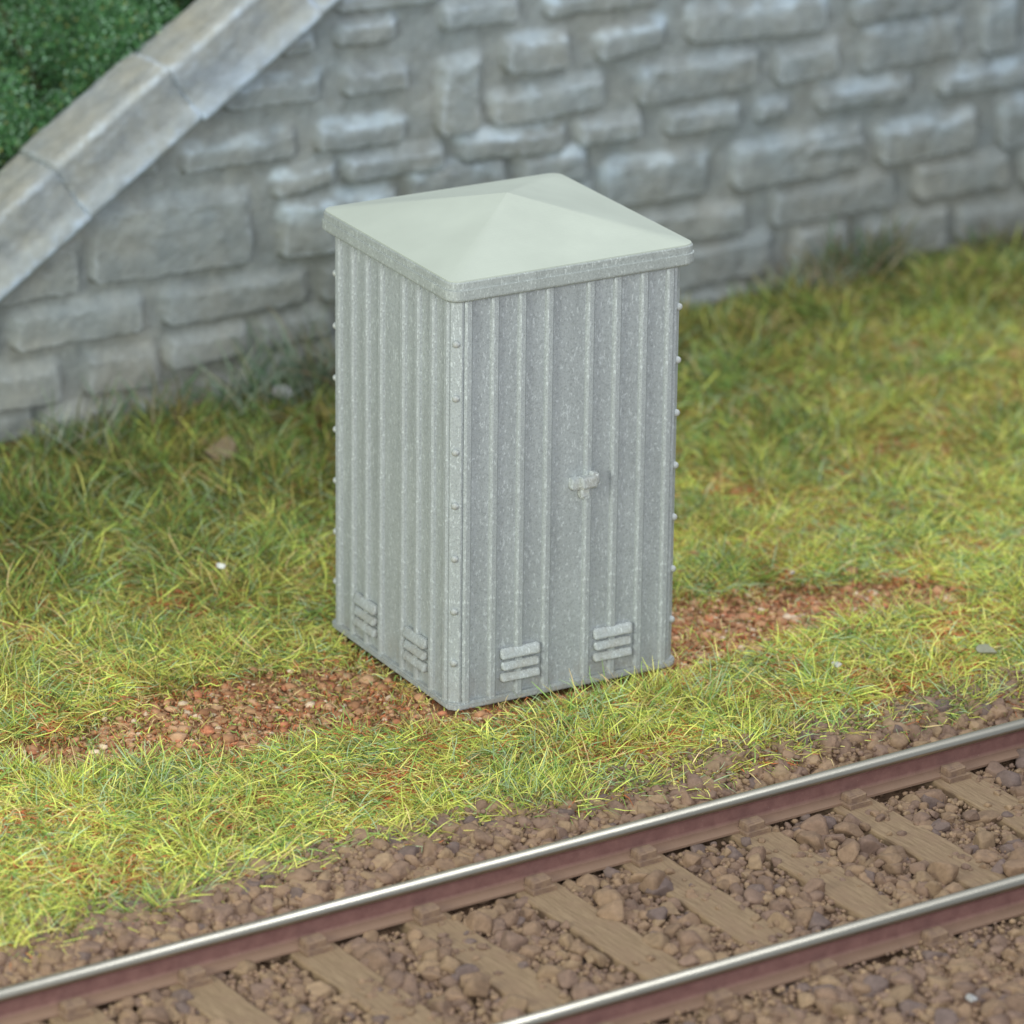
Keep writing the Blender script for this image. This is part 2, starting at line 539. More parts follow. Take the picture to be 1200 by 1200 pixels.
# ------------------------------------------------------------------ the retaining wall
STONES = [(-0.12,0.23,0.47,0.21,0.23),(0.6,0.19,1.16,0.17,0.25),(-0.13,-0.01,0.29,0.01,0.19),(0.35,-0.02,0.89,-0.04,0.16),(0.95,-0.05,1.37,-0.05,0.14),(-0.2,0.57,0.06,0.57,0.2),(0.12,0.56,1.06,0.54,0.23),(1.16,0.54,2.21,0.51,0.22),(-0.19,0.89,0.61,0.88,0.32),(0.66,0.89,1.82,0.85,0.46),(1.99,0.83,2.86,0.82,0.34),(1.29,1.49,2.13,1.47,0.17),(0.98,1.53,1.16,1.53,0.1),(1.59,1.83,2.31,1.81,0.17),(2.01,2.12,2.27,2.12,0.12),(2.39,2.11,2.86,2.09,0.16),(2.45,1.8,2.95,1.78,0.16),(2.24,1.47,2.93,1.45,0.17),(1.94,1.22,2.42,1.25,0.15),(2.45,1.25,3.23,1.23,0.15),(3.14,1.45,3.49,1.45,0.47),(3.14,2.12,3.77,2.1,0.16),(3.93,2.08,4.84,2.06,0.14),(3.62,1.77,4.16,1.76,0.21),(3.53,1.45,4.44,1.45,0.2),(4.32,1.75,4.88,1.78,0.18),(3.3,1.25,4.12,1.21,0.16),(4.18,1.21,4.74,1.21,0.15),(5.03,1.78,6.18,1.7,0.23),(4.66,1.42,5.64,1.42,0.24),(5.74,1.39,6.31,1.4,0.21),(4.88,1.18,5.49,1.17,0.16),(5.61,1.16,5.89,1.17,0.12),(6.1,1.15,6.9,1.14,0.15),(7.09,1.13,8.16,1.07,0.15),(6.34,1.71,7.28,1.7,0.2),(6.44,1.37,7.32,1.39,0.27),(7.46,1.35,7.79,1.36,0.37),(7.64,0.69,8.31,0.66,0.34),(6.62,0.72,7.48,0.73,0.24),(4.39,0.77,5.26,0.75,0.29),(5.43,0.73,6.52,0.73,0.29),(4.62,0.47,5.57,0.42,0.21),(5.74,0.43,6.81,0.41,0.23),(6.94,0.42,7.79,0.4,0.24),(7.86,0.39,8.62,0.37,0.25),(4.62,0.14,5.78,0.13,0.25),(5.93,0.12,6.42,0.11,0.25),(6.53,0.05,7.27,0.04,0.28),(7.32,0.05,8.11,0.02,0.24),(5,-0.12,5.6,-0.15,0.21),(5.66,-0.14,6.33,-0.15,0.17),(6.36,-0.15,7.16,-0.17,0.17),(7.2,-0.16,7.9,-0.2,0.16),(1.17,0.27,1.79,0.26,0.19),(1.83,0.27,2.39,0.26,0.18),(2.28,0.5,2.92,0.49,0.22),(2.92,0.72,3.62,0.71,0.24),(3.69,0.71,4.34,0.7,0.22),(2.98,0.47,3.69,0.47,0.23),(3.77,0.47,4.58,0.45,0.23),(2.45,0.25,3.31,0.24,0.2),(3.37,0.23,3.96,0.21,0.19),(4.02,0.2,4.59,0.19,0.2),(1.86,0.06,2.61,0.03,0.17),(2.67,0.02,3.44,-0,0.17),(3.5,-0,4.36,-0.03,0.17),(1.43,-0.02,1.98,-0.03,0.16),(4.44,-0.02,4.97,-0.12,0.18),(2.92,1.02,3.68,1.01,0.22),(3.75,1.01,4.3,0.99,0.2),(5.97,0.85,6.53,0.83,0.12),(2.39,2.33,3.16,2.31,0.13),(7.42,1.77,8,1.76,0.18),(6.24,1.95,7.34,1.93,0.2),(4.97,2.12,6.13,2.09,0.21),(3.99,2.29,4.9,2.28,0.19),(3.04,2.42,3.92,2.41,0.18),(2.54,2.54,2.97,2.51,0.13),(3.16,2.62,4.3,2.58,0.2),(4.37,2.49,5.36,2.46,0.2),(5.5,2.34,6.6,2.34,0.23),(6.68,2.18,7.98,2.17,0.23),(7.9,1.03,8.8,0.98,0.25),(7.91,1.38,8.85,1.36,0.28),(7.82,1.72,8.75,1.71,0.24),(8.41,0.71,9.29,0.67,0.28),(8.15,0.02,9.03,-0.01,0.22),(-0.99,0.23,-0.21,0.24,0.24),(-1.09,0.54,-0.23,0.55,0.21),(-0.95,-0.02,-0.19,-0.01,0.21)]
def cope_bottom(u): return 0.985 + 0.6417 * u
wall = empty('retaining_wall', (float(WO[0]), float(WO[1]), 0))
tag(wall, 'grey stone retaining wall with a sloping coping, behind the cabinet', 'wall')
nu, nv = 1050, 330
uu = np.linspace(-1.35, 9.2, nu)
vtop = np.minimum(2.98, cope_bottom(uu) + 0.22)
kk = np.linspace(0, 1, nv)
U = np.repeat(uu[None], nv, 0)
V = -0.32 + (vtop[None] + 0.32) * kk[:, None]
H = np.zeros_like(U); TINT = np.zeros_like(U); TOP_HI = np.zeros_like(U); DROOP = np.zeros_like(U)
wx = (fbm(U * 3.2, V * 3.2, 21) - 0.5) * 0.045 + (fbm(U * 11, V * 11, 22) - 0.5) * 0.018
wy = (fbm(U * 2.6, V * 3.2, 23) - 0.5) * 0.035 + (fbm(U * 11, V * 11, 24) - 0.5) * 0.016
sr = np.random.default_rng(4)
for (u0, b0, u1, b1, h) in STONES:
    k = (b1 - b0) / max(u1 - u0, 0.01)
    sel = (uu > u0 - 0.2) & (uu < u1 + 0.2)
    if not sel.any(): continue
    Us, Vs = U[:, sel] + wx[:, sel], V[:, sel] + wy[:, sel]
    cx, hx = (u0 + u1) / 2, (u1 - u0) / 2 - 0.005
    cb = b0 + k * (Us - u0)
    h = h + 0.0
    cy, hy = cb + h / 2 + 0.018, h / 2 + 0.010
    r = min(0.07, hx * 0.5, hy * 0.7)
    qx = np.abs(Us - cx) - hx + r; qy = np.abs(Vs - cy) - hy + r
    d = np.hypot(np.maximum(qx, 0), np.maximum(qy, 0)) + np.minimum(np.maximum(qx, qy), 0) - r
    amp = sr.uniform(0.044, 0.070)
    dry = sr.choice([0.35, 0.7, 1.0]) * (0.12 if b0 < 0.6 else (0.25 if u0 < 1.1 else 1.0))  # strength of the top-light highlight painted on this stone's upper ledge
    # crisp below, softer towards the top
    up = np.clip((Vs - cb) / h, 0, 1)
    soft = 0.026 + 0.070 * up
    hh = amp * (1 - sstep(-1, 0.35, d / soft)) * (1 - 0.12 * up)
    hh = hh * (1 + 0.5 * (fbm(Us * 6, Vs * 9, 31) - 0.5))
    H[:, sel] = np.maximum(H[:, sel], hh)
    DROOP[:, sel] = np.maximum(DROOP[:, sel], hh * (1 - sstep(0.15, 0.6, up)))
    TOP_HI[:, sel] = np.maximum(TOP_HI[:, sel], (1 - sstep(-0.02, 0.05, d)) * sstep(0.45, 0.85, up) * (1 - sstep(1.0, 1.2, up)) * dry)
    TINT[:, sel] = np.where(d < 0.01, sr.uniform(-0.09, 0.09), TINT[:, sel])
H = H - 0.06 + 0.022 * (fbm(U * 4, V * 4, 41) - 0.5) + 0.012 * (fbm(U * 16, V * 16, 42) - 0.5)
Pf = Wp(U.ravel(), -H.ravel(), (V - 0.65 * DROOP).ravel()) - np.array((WO[0], WO[1], 0))
low = (1 - sstep(0.3, 1.2 + 0.5 * sstep(2.5, 0.5, U.ravel()), V.ravel()))[:, None] * (0.55 + 0.45 * sstep(0.35, 0.65, fbm(U * 1.1, V * 1.1, 51).ravel()))[:, None]
top_hi = (TOP_HI * sstep(0.35, 0.65, fbm(U * 6, V * 10, 61))).ravel()[:, None]  # overhead highlight put into the ledge colour, along with pale bluish drybrush
wc = (1 + TINT.ravel()[:, None]) * (1 + top_hi * np.array((0.58, 0.69, 0.84))) * (1 - low * np.array((0.01, 0.06, 0.13)))
# back and rims of the slab
ub = np.stack([uu, uu], 0); vb = np.stack([np.full(nu, -0.32), vtop], 0)
Pb = Wp(ub.ravel(), 0.40, vb.ravel()) - np.array((WO[0], WO[1], 0))
idx = np.arange(nu * nv).reshape(nv, nu); ib = nu * nv + np.arange(2 * nu).reshape(2, nu)
q = lambda a, b, c, d: np.stack([a, b, c, d], -1).reshape(-1, 4)
F = np.concatenate([q(idx[:-1, :-1], idx[:-1, 1:], idx[1:, 1:], idx[1:, :-1]), q(idx[-1, :-1], idx[-1, 1:], ib[1, 1:], ib[1, :-1]),
                    q(ib[0, 1:], ib[0, :-1], ib[1, :-1], ib[1, 1:])])
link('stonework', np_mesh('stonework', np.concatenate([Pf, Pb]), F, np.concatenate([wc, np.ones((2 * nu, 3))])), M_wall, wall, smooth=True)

# coping stones climbing the sloping end of the wall
SL = math.atan(0.6417)
cs, sn = math.cos(SL), math.sin(SL)
CP = [(-0.150, 0.0), (-0.168, 0.022), (-0.160, 0.050), (-0.112, 0.135), (-0.106, 0.20), (-0.112, 0.380), (-0.095, 0.402), (-0.05, 0.412), (0.30, 0.405), (0.37, 0.375), (0.385, 0.30), (0.385, 0.0)]
def coping(l0, l1, seed, dn, dw):
    pr = []
    for (a, b) in zip(CP, CP[1:] + CP[:1]):
        m_ = max(1, int(math.hypot(b[0] - a[0], b[1] - a[1]) / 0.02))
        pr += [(a[0] + (b[0] - a[0]) * i / m_, a[1] + (b[1] - a[1]) * i / m_) for i in range(m_)]
    pr = np.array(pr); npf = len(pr)
    ns = max(8, int((l1 - l0) / 0.02))
    L = np.linspace(l0, l1, ns)
    G, _ = np.meshgrid(L, np.arange(npf), indexing='ij')
    D = np.repeat(pr[None, :, 0], ns, 0) + dn; Wd = np.repeat(pr[None, :, 1], ns, 0) + dw
    e = np.minimum(G - l0, l1 - G)
    shrink = 0.004 * (1 - sstep(0, 0.05, e))
    cD, cW = 0.12, 0.2
    D = cD + (D - cD) * (1 - shrink * 1.6); Wd = cW + (Wd - cW) * (1 - shrink * 2.2)
    ph = np.arange(npf)[None] / npf * 14
    nz = (fbm(G * 5, ph + seed * 7.3, seed) - 0.5) * 0.026 + (fbm(G * 18, ph * 3.5 + seed, seed + 1) - 0.5) * 0.014
    D = D + nz * np.sign(D - cD); Wd = Wd + nz * 0.8
    uu_ = G * cs - Wd * sn; vv_ = 0.985 + G * sn + Wd * cs
    Pv = Wp(uu_.ravel(), D.ravel(), vv_.ravel()) - np.array((WO[0], WO[1], 0))
    idx = np.arange(ns * npf).reshape(ns, npf); i2 = np.roll(idx, -1, 1)
    F = np.stack([idx[:-1], idx[1:], i2[1:], i2[:-1]], -1).reshape(-1, 4)
    cap0 = len(Pv); Pv = np.concatenate([Pv, Pv[:npf].mean(0)[None], Pv[-npf:].mean(0)[None]])
    F3 = []
    for i in range(npf):
        j = (i + 1) % npf
        F3.append((cap0, idx[0, i], i2[0, i], cap0)); F3.append((cap0 + 1, i2[-1, i], idx[-1, i], cap0 + 1))
    me = bpy.data.meshes.new('coping_stone')
    me.from_pydata(Pv.tolist(), [], F.tolist() + [f[:3] for f in F3])
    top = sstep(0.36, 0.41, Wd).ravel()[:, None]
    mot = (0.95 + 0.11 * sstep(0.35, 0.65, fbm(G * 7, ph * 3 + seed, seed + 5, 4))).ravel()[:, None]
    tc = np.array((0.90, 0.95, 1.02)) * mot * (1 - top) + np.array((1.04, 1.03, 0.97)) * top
    lip = (1 - sstep(0.10, 0.15, Wd)).ravel()[:, None]  # light caught by the sloping lip, painted in as a paler bluish tint
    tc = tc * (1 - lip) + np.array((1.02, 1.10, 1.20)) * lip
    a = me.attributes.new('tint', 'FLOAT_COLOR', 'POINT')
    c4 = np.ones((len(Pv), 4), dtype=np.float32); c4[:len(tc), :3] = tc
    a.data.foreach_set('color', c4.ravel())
    me.validate()
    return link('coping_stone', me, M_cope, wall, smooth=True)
# joints measured along the slope
J = [-1.35, -0.42, 0.705, 1.62, 2.60, 3.25]
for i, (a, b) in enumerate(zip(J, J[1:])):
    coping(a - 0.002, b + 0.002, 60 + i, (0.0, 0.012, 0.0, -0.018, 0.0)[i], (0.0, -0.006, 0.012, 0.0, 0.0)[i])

# bank behind the wall
bu, bn = np.meshgrid(np.linspace(-3.5, 10, 60), np.linspace(0.36, 6.5, 40))
bz = np.minimum(2.9, np.maximum(0.1, 1.12 + 0.6417 * bu)) + 0.10 * (bn - 0.36) + 0.12 * (fbm(bu * 2, bn * 2, 71) - 0.5)
Pk = Wp(bu.ravel(), bn.ravel(), bz.ravel())
nr, nc = bu.shape; idx = np.arange(nr * nc).reshape(nr, nc)
F = np.stack([idx[:-1, :-1], idx[:-1, 1:], idx[1:, 1:], idx[1:, :-1]], -1).reshape(-1, 4)
tag(link('embankment', np_mesh('embankment', Pk, F, np.repeat(srgb(58, 70, 42)[None], len(Pk), 0)), M_ground, smooth=True),
    'green planted bank rising behind the retaining wall', 'bank', kind='structure')

# ------------------------------------------------------------------ shrub behind the coping
shrub_root = Wp(np.array(0.1), np.array(1.2), np.array(1.15))
shrub = empty('shrub', tuple(float(c) for c in shrub_root))
tag(shrub, 'dense dark green shrub growing behind the sloping coping of the wall', 'shrub')
lumps = []
for i in range(130):
    u = rng.uniform(-1.3, 2.4); n_ = 0.52 + 2.0 * rng.random() ** 1.6
    z = 1.02 + 0.6417 * u + 0.1 * n_ + rng.uniform(0.0, 0.6 + 0.9 * max(0.0, 0.7 - u) * min(1, n_)) * (0.5 + 0.5 * min(1, n_))
    lumps.append((u, n_, z, rng.uniform(0.16, 0.34)))
nl = 170000
pick = rng.integers(0, len(lumps), nl)
LL = np.array(lumps)[pick]
dr = rng.normal(size=(nl, 3)); dr /= np.linalg.norm(dr, axis=1)[:, None]
rad = LL[:, 3] * rng.uniform(0.35, 1.12, nl) ** 0.6
Pc = Wp(LL[:, 0] + dr[:, 0] * rad, LL[:, 1] + dr[:, 1] * rad, LL[:, 2] + dr[:, 2] * rad * 0.9)
ax1 = rng.normal(size=(nl, 3)); ax1 /= np.linalg.norm(ax1, axis=1)[:, None]
ax2 = np.cross(ax1, rng.normal(size=(nl, 3))); ax2 /= np.linalg.norm(ax2, axis=1)[:, None]
sz = rng.uniform(0.005, 0.0125, nl)[:, None]
Vq = np.stack([Pc - ax1 * sz * 1.5, Pc + ax2 * sz * 0.7 + ax1 * 0.1 * sz, Pc + ax1 * sz * 1.5, Pc - ax2 * sz * 0.7], 1).reshape(-1, 3)
lc = np.array([srgb(72, 118, 70), srgb(98, 146, 92), srgb(150, 186, 156), srgb(54, 94, 56), srgb(158, 164, 96)])[rng.choice(5, nl, p=[.34, .3, .16, .15, .05])]
lc = np.repeat(lc * rng.uniform(0.8, 1.25, nl)[:, None], 4, 0)
fo = link('foliage', np_mesh('foliage', Vq - shrub_root, np.arange(nl * 4).reshape(-1, 4), lc), M_leaf, shrub)
bm = bmesh.new()
for i in range(10):
    u = -1.0 + i * 0.33
    p0 = Wp(np.array(u), np.array(1.1), np.array(1.05 + 0.6417 * u)) - shrub_root
    p1 = Wp(np.array(u + rng.uniform(-.2, .2)), np.array(1.1 + rng.uniform(-.3, .4)), np.array(1.65 + 0.6417 * u)) - shrub_root
    d = Vector(p1 - p0)
    bmesh.ops.create_cone(bm, cap_ends=True, segments=6, radius1=0.03, radius2=0.012, depth=d.length, matrix=Matrix.Translation(Vector((p0 + p1) / 2)) @ d.to_track_quat('Z', 'Y').to_matrix().to_4x4())
M_bark = NT('shrub_stem', 0.9, 0.1)
M_bark = M_bark.out(M_bark.mix(M_bark.noise(M_bark.coord(), 20), (0.05, 0.035, 0.02), (0.11, 0.08, 0.05)))
link('stems', bm_mesh('stems', bm), M_bark, shrub)

# ------------------------------------------------------------------ stones: helpers
def ico(sub):
    bm = bmesh.new(); bmesh.ops.create_icosphere(bm, subdivisions=sub, radius=1.0)
    bm.verts.ensure_lookup_table()
    V_ = np.array([v.co[:] for v in bm.verts]); F_ = np.array([[v.index for v in f.verts] for f in bm.faces]); bm.free()
    return V_, F_
ICO3, ICO2, ICO1 = ico(3), ico(2), ico(1)
def rand_rot(n, g):
    q = g.normal(size=(n, 4)); q /= np.linalg.norm(q, axis=1)[:, None]
    a, b, c, d = q.T
    return np.stack([np.stack([1 - 2 * (c * c + d * d), 2 * (b * c - a * d), 2 * (b * d + a * c)], -1),
                     np.stack([2 * (b * c + a * d), 1 - 2 * (b * b + d * d), 2 * (c * d - a * b)], -1),
                     np.stack([2 * (b * d - a * c), 2 * (c * d + a * b), 1 - 2 * (b * b + c * c)], -1)], 1)
def stones(P_, R_, cols, g, base=ICO2, flat=0.8, rough=0.10, cuts=9):
    n = len(P_); V_, F_ = base
    Vn = np.repeat(V_[None], n, 0) * (1 + rough * g.normal(size=(n, len(V_), 1)) * 0.6)
    for _ in range(cuts):   # planes that shave the lump to facets
        d = g.normal(size=(n, 1, 3)); d /= np.linalg.norm(d, axis=2)[..., None]
        lim = g.uniform(0.50, 0.82, (n, 1))
        k = (Vn * d).sum(-1) - lim
        Vn = Vn - np.maximum(k, 0)[..., None] * d
    Vn = Vn * g.uniform(0.75, 1.2, (n, 1, 3))
    Vn = np.einsum('nij,nkj->nki', rand_rot(n, g), Vn) * np.array((1, 1, flat)) * R_[:, None, None]
    Vn = Vn + P_[:, None]
    F = (F_[None] + (np.arange(n) * len(V_))[:, None, None]).reshape(-1, 3)
    return Vn.reshape(-1, 3), F, np.repeat(cols, len(V_), 0)

# ------------------------------------------------------------------ the track
SP, T0, NS = 0.645, 0.335, 9
SLEEPER_Z = -0.172
# ballast
bt = []; br = []; bc = []
BROWN = np.array([srgb(146, 120, 98), srgb(138, 113, 95), srgb(150, 124, 100), srgb(136, 112, 97), srgb(154, 129, 103)])
def add_ball(t, s, z, r):
    bt.append(T(t, s, 0) + np.stack([0 * z, 0 * z, z], -1)); br.append(r)
    c = BROWN[rng.integers(0, 5, len(t))] * rng.uniform(0.86, 1.10, len(t))[:, None]
    c = c * np.where(np.asarray(s) > 0, 1.03, 0.90)[:, None]
    dk = rng.random(len(t)) < 0.07
    c[dk] = srgb(116, 99, 92)
    bc.append(c)
def on_sleeper(t):
    k = (t - T0) / SP
    d = np.abs(k - np.round(k)) * SP
    return (d < 0.132) & (np.round(k) >= 0) & (np.round(k) < NS)
# cribs between the rails
n = 13000
t = rng.uniform(-2.3, 9.3, n); s = rng.uniform(-1.46, -0.07, n); r = np.clip(rng.lognormal(-3.5, 0.45, n), 0.014, 0.08)
ok = ~on_sleeper(t)
ok &= ~((s > -0.16) & (fbm(t * 2.4, s * 0 + 3, 81) < 0.47))        # gaps left under the rail foot
t, s, r = t[ok], s[ok], r[ok]
add_ball(t, s, -0.275 + rng.uniform(0, 0.085, len(t)) + 0.3 * r, r)
# a few large dark stones on top
n = 90
t = rng.uniform(0.0, 6.6, n); s = rng.uniform(-1.35, -0.2, n); ok = ~on_sleeper(t); t, s = t[ok], s[ok]
add_ball(t, s, np.full(len(t), -0.165) + rng.uniform(-.03, .02, len(t)), rng.uniform(0.055, 0.088, len(t)))
# grit spilled over the sleepers
n = 1500
t = rng.uniform(-0.4, 7.0, n); s = -0.12 - 1.3 * rng.beta(1.0, 1.0, n); ok = on_sleeper(t) & (fbm(t * 3, s * 3, 83) > 0.50); t, s = t[ok], s[ok]
add_ball(t, s, np.full(len(t), SLEEPER_Z), rng.uniform(0.012, 0.036, len(t)))
# far shoulder between rail and grass
n = 9500
t = rng.uniform(-2.4, 9.4, n); s = rng.uniform(0.06, 0.98, n)
edge = edge_s(t) + 0.02
ok = (s < edge) | ((s < edge + 0.15) & (rng.random(n) < 0.25))
t, s = t[ok], s[ok]
pz = ground_z(*T(t, s)[:, :2].T)
r = np.clip(rng.lognormal(-3.12, 0.28, len(t)), 0.024, 0.068)
add_ball(t, s, pz + rng.uniform(-0.01, 0.035, len(t)) + 0.06 * (1 - sstep(0.05, 0.3, s)) + 0.1 * r, r)
# near side, bottom right corner
n = 8400
t = rng.uniform(-1.6, 9.0, n); s = rng.uniform(-3.1, -1.60, n)
r = np.clip(rng.lognormal(-3.12, 0.36, n), 0.020, 0.085)
add_ball(t, s, -0.24 + rng.uniform(0.0, 0.10, n) - 0.05 * (s > -1.72), r)
# fine grit everywhere between
n = 60000
t = rng.uniform(-2.3, 9.3, n); s = np.where(rng.random(n) < 0.5, rng.uniform(-1.46, -0.08, n), np.where(rng.random(n) < .5, rng.uniform(0.06, 0.7, n), rng.uniform(-3.0, -1.6, n)))
z = np.where(s > 0, ground_z(*T(t, s)[:, :2].T) + 0.035, np.where(on_sleeper(t) & (s > -1.5), -0.3, -0.205))
z = np.where(s < -1.55, -0.165, z)
gP = T(t, s) + np.stack([0 * z, 0 * z, z + rng.uniform(-0.02, 0.02, n)], -1)
gR = rng.uniform(0.008, 0.022, n); gC = BROWN[rng.integers(0, 5, n)] * rng.uniform(0.85, 1.10, n)[:, None]
bP, bR, bC = np.concatenate(bt), np.concatenate(br), np.concatenate(bc)
k = seen(bP, 420); bP, bR, bC = bP[k], bR[k], bC[k]
k = seen(gP, 420); gP, gR, gC = gP[k], gR[k], gC[k]
a = stones(bP, bR, bC, rng, ICO3)
b = stones(gP, gR, gC, rng, ICO1, cuts=2)
F = np.concatenate([a[1], b[1] + len(a[0])])
tag(link('ballast_gravel', np_mesh('ballast', np.concatenate([a[0], b[0]]), F, np.concatenate([a[2], b[2]])), M_stone, smooth=True),
    'dusty brown track ballast around the sleepers and rails', 'ballast', kind='stuff')

# rails
def rail_mesh(t0, t1):
    hd = 0.040
    pf = [(-0.078, -0.170), (-0.078, -0.158), (-0.020, -0.142), (-0.012, -0.125), (-0.012, -0.062), (-0.034, -0.050), (-0.040, -0.036)]
    body = [(x, z) for x, z in pf] + [(-x, z) for x, z in pf[::-1]]
    bm = bmesh.new()
    ts = np.linspace(t0, t1, 40)
    rings = []
    for tt in ts:
        rings.append([bm.verts.new((tt, x, z + 0.170)) for x, z in body])
    n = len(body)
    for a, b in zip(rings, rings[1:]):
        for i in range(n):
            bm.faces.new((a[i], a[(i + 1) % n], b[(i + 1) % n], b[i]))
    bm.faces.new(rings[0]); bm.faces.new(rings[-1][::-1])
    return bm_mesh('rail', bm)
def head_mesh(t0, t1):
    pf = [(-0.0405, -0.040)] + [(-0.0405 * math.cos(math.radians(a)), -0.028 + 0.028 * math.sin(math.radians(a))) for a in range(0, 181, 12)] + [(0.0405, -0.040)]
    bm = bmesh.new(); rings = []
    for tt in np.linspace(t0, t1, 40):
        rings.append([bm.verts.new((tt, x, z + 0.170)) for x, z in pf])
    n = len(pf)
    for a, b in zip(rings, rings[1:]):
        for i in range(n):
            bm.faces.new((a[i], a[(i + 1) % n], b[(i + 1) % n], b[i]))
    bm.faces.new(rings[0]); bm.faces.new(rings[-1][::-1])
    return bm_mesh('rail_head', bm)
rot = Matrix.Rotation(TH, 4, 'Z')
for s_, lab, (t0, t1) in ((0.0, 'far steel rail with rusty side, the one nearer the grass', (-2.5, 9.5)), (-1.515, 'near steel rail cutting across the bottom right corner', (-2.0, 8.0))):
    ro = empty('rail')
    ro.matrix_world = Matrix.Translation(Vector(T(np.array(0.0), np.array(s_), -0.170))) @ rot
    tag(ro, lab, 'rail', 'the two running rails')
    link('rail_web', rail_mesh(t0, t1), M_rust, ro)
    link('rail_head', head_mesh(t0, t1), M_steel, ro, smooth=True)
# sleepers with the chairs that hold the rails
def sleeper_mesh():
    bm = bmesh.new()
    bm_box(bm, (-0.124, -2.03, -0.12), (0.124, 0.50, 0.0), 0.012, 2)
    bmesh.ops.subdivide_edges(bm, edges=[e for e in bm.edges if e.calc_length() > 1.5], cuts=40)
    for v in bm.verts:
        v.co.z += 0.010 * (mnoise.noise(Vector((v.co.x * 9, v.co.y * 2, 3.0)))) if v.co.z > -0.05 else 0
        v.co.x += 0.010 * mnoise.noise(Vector((v.co.y * 2.5, v.co.x * 9, 7.0)))
    return bm_mesh('sleeper', bm)
def chair_mesh():
    bm = bmesh.new()
    for sg in (-1, 1):
        bm_box(bm, (-0.072, min(sg * 0.022, sg * 0.155), -0.004), (0.072, max(sg * 0.022, sg * 0.155), 0.022), 0.008)
        bm_box(bm, (-0.056, min(sg * 0.045, sg * 0.130), 0.008), (0.056, max(sg * 0.045, sg * 0.130), 0.062), 0.011)
    for v in bm.verts:
        v.co += Vector((random.uniform(-1, 1), random.uniform(-1, 1), random.uniform(-1, 1))) * 0.004
    return bm_mesh('rail_chair', bm)
s_me = sleeper_mesh(); s_me.materials.append(M_timber)
c_me = chair_mesh()
mch = NT('chair_rust', 0.85, 0.15)
c_me.materials.append(mch.out(mch.mix(mch.ramp(mch.noise(mch.coord(), 18, 5, 0.7), [(0.35, 0.0), (0.65, 1.0)]), srgb(122, 100, 88), srgb(148, 124, 102)), mch.bump(mch.noise(mch.coord(), 60, 4, 0.7), 0.5, 0.01)))
WHICH = ('leftmost of the visible sleepers, at the lower left corner', 'second sleeper from the left along the far rail', 'third sleeper from the left along the far rail',
         'fourth sleeper from the left along the far rail', 'sleeper, the middle one of nine along the far rail', 'fourth sleeper from the right along the far rail',
         'third sleeper from the right along the far rail', 'second sleeper from the right along the far rail', 'rightmost of the visible sleepers, at the right edge')
first = None
for k in range(NS):
    if first is None:
        so = empty('railway_sleeper')
        parts = [link('timber', s_me, None, so)]
        for y in (0.0, -1.515):
            ch = link('rail_chair', c_me, None, so); ch.location = (0, y, 0); parts.append(ch)
        first = (so, parts)
    else:
        so = first[0].copy(); C.objects.link(so)
        for pt in first[1]:
            cp = pt.copy(); C.objects.link(cp); cp.parent = so
    so.matrix_world = Matrix.Translation(Vector(T(np.array(T0 + k * SP + rng.uniform(-.012, .012)), np.array(0.0), SLEEPER_Z))) @ Matrix.Rotation(TH + rng.uniform(-.012, .012), 4, 'Z')
    tag(so, 'dusty brown timber ' + WHICH[k] if not WHICH[k].startswith(('leftmost', 'rightmost')) else 'dusty brown timber, ' + WHICH[k], 'sleeper', 'sleepers under the rails')

# ------------------------------------------------------------------ bare soil crumbs
n = 30000
x = rng.uniform(-3.3, 3.0, n); y = rng.uniform(-1.2, 0.9, n)
k = rng.random(n) < patch(x, y) * 0.95 + 0.012
k &= np.maximum(np.abs(x), np.abs(y)) > HW + 0.05
x, y = x[k], y[k]
pr_ = patch(x, y)
z = ground_z(x, y)
r = np.clip(rng.lognormal(-4.35, 0.5, len(x)), 0.006, 0.045)
SOIL = np.array([srgb(194, 146, 110), srgb(208, 166, 130), srgb(170, 124, 92), srgb(228, 202, 174), srgb(182, 142, 106), srgb(204, 136, 102)])
sc_ = SOIL[rng.choice(6, len(x), p=[.3, .2, .2, .08, .14, .08])] * rng.uniform(0.8, 1.15, len(x))[:, None]
a = stones(np.stack([x, y, z + 0.2 * r + 0.02 * rng.random(len(x))], -1), r, sc_, rng, ICO1, 0.6, 0.35, 3)
tag(link('soil_crumbs', np_mesh('soil_crumbs', a[0], a[1], a[2]), M_soil), 'reddish brown crumbs of bare soil beside the cabinet', 'soil', kind='stuff')

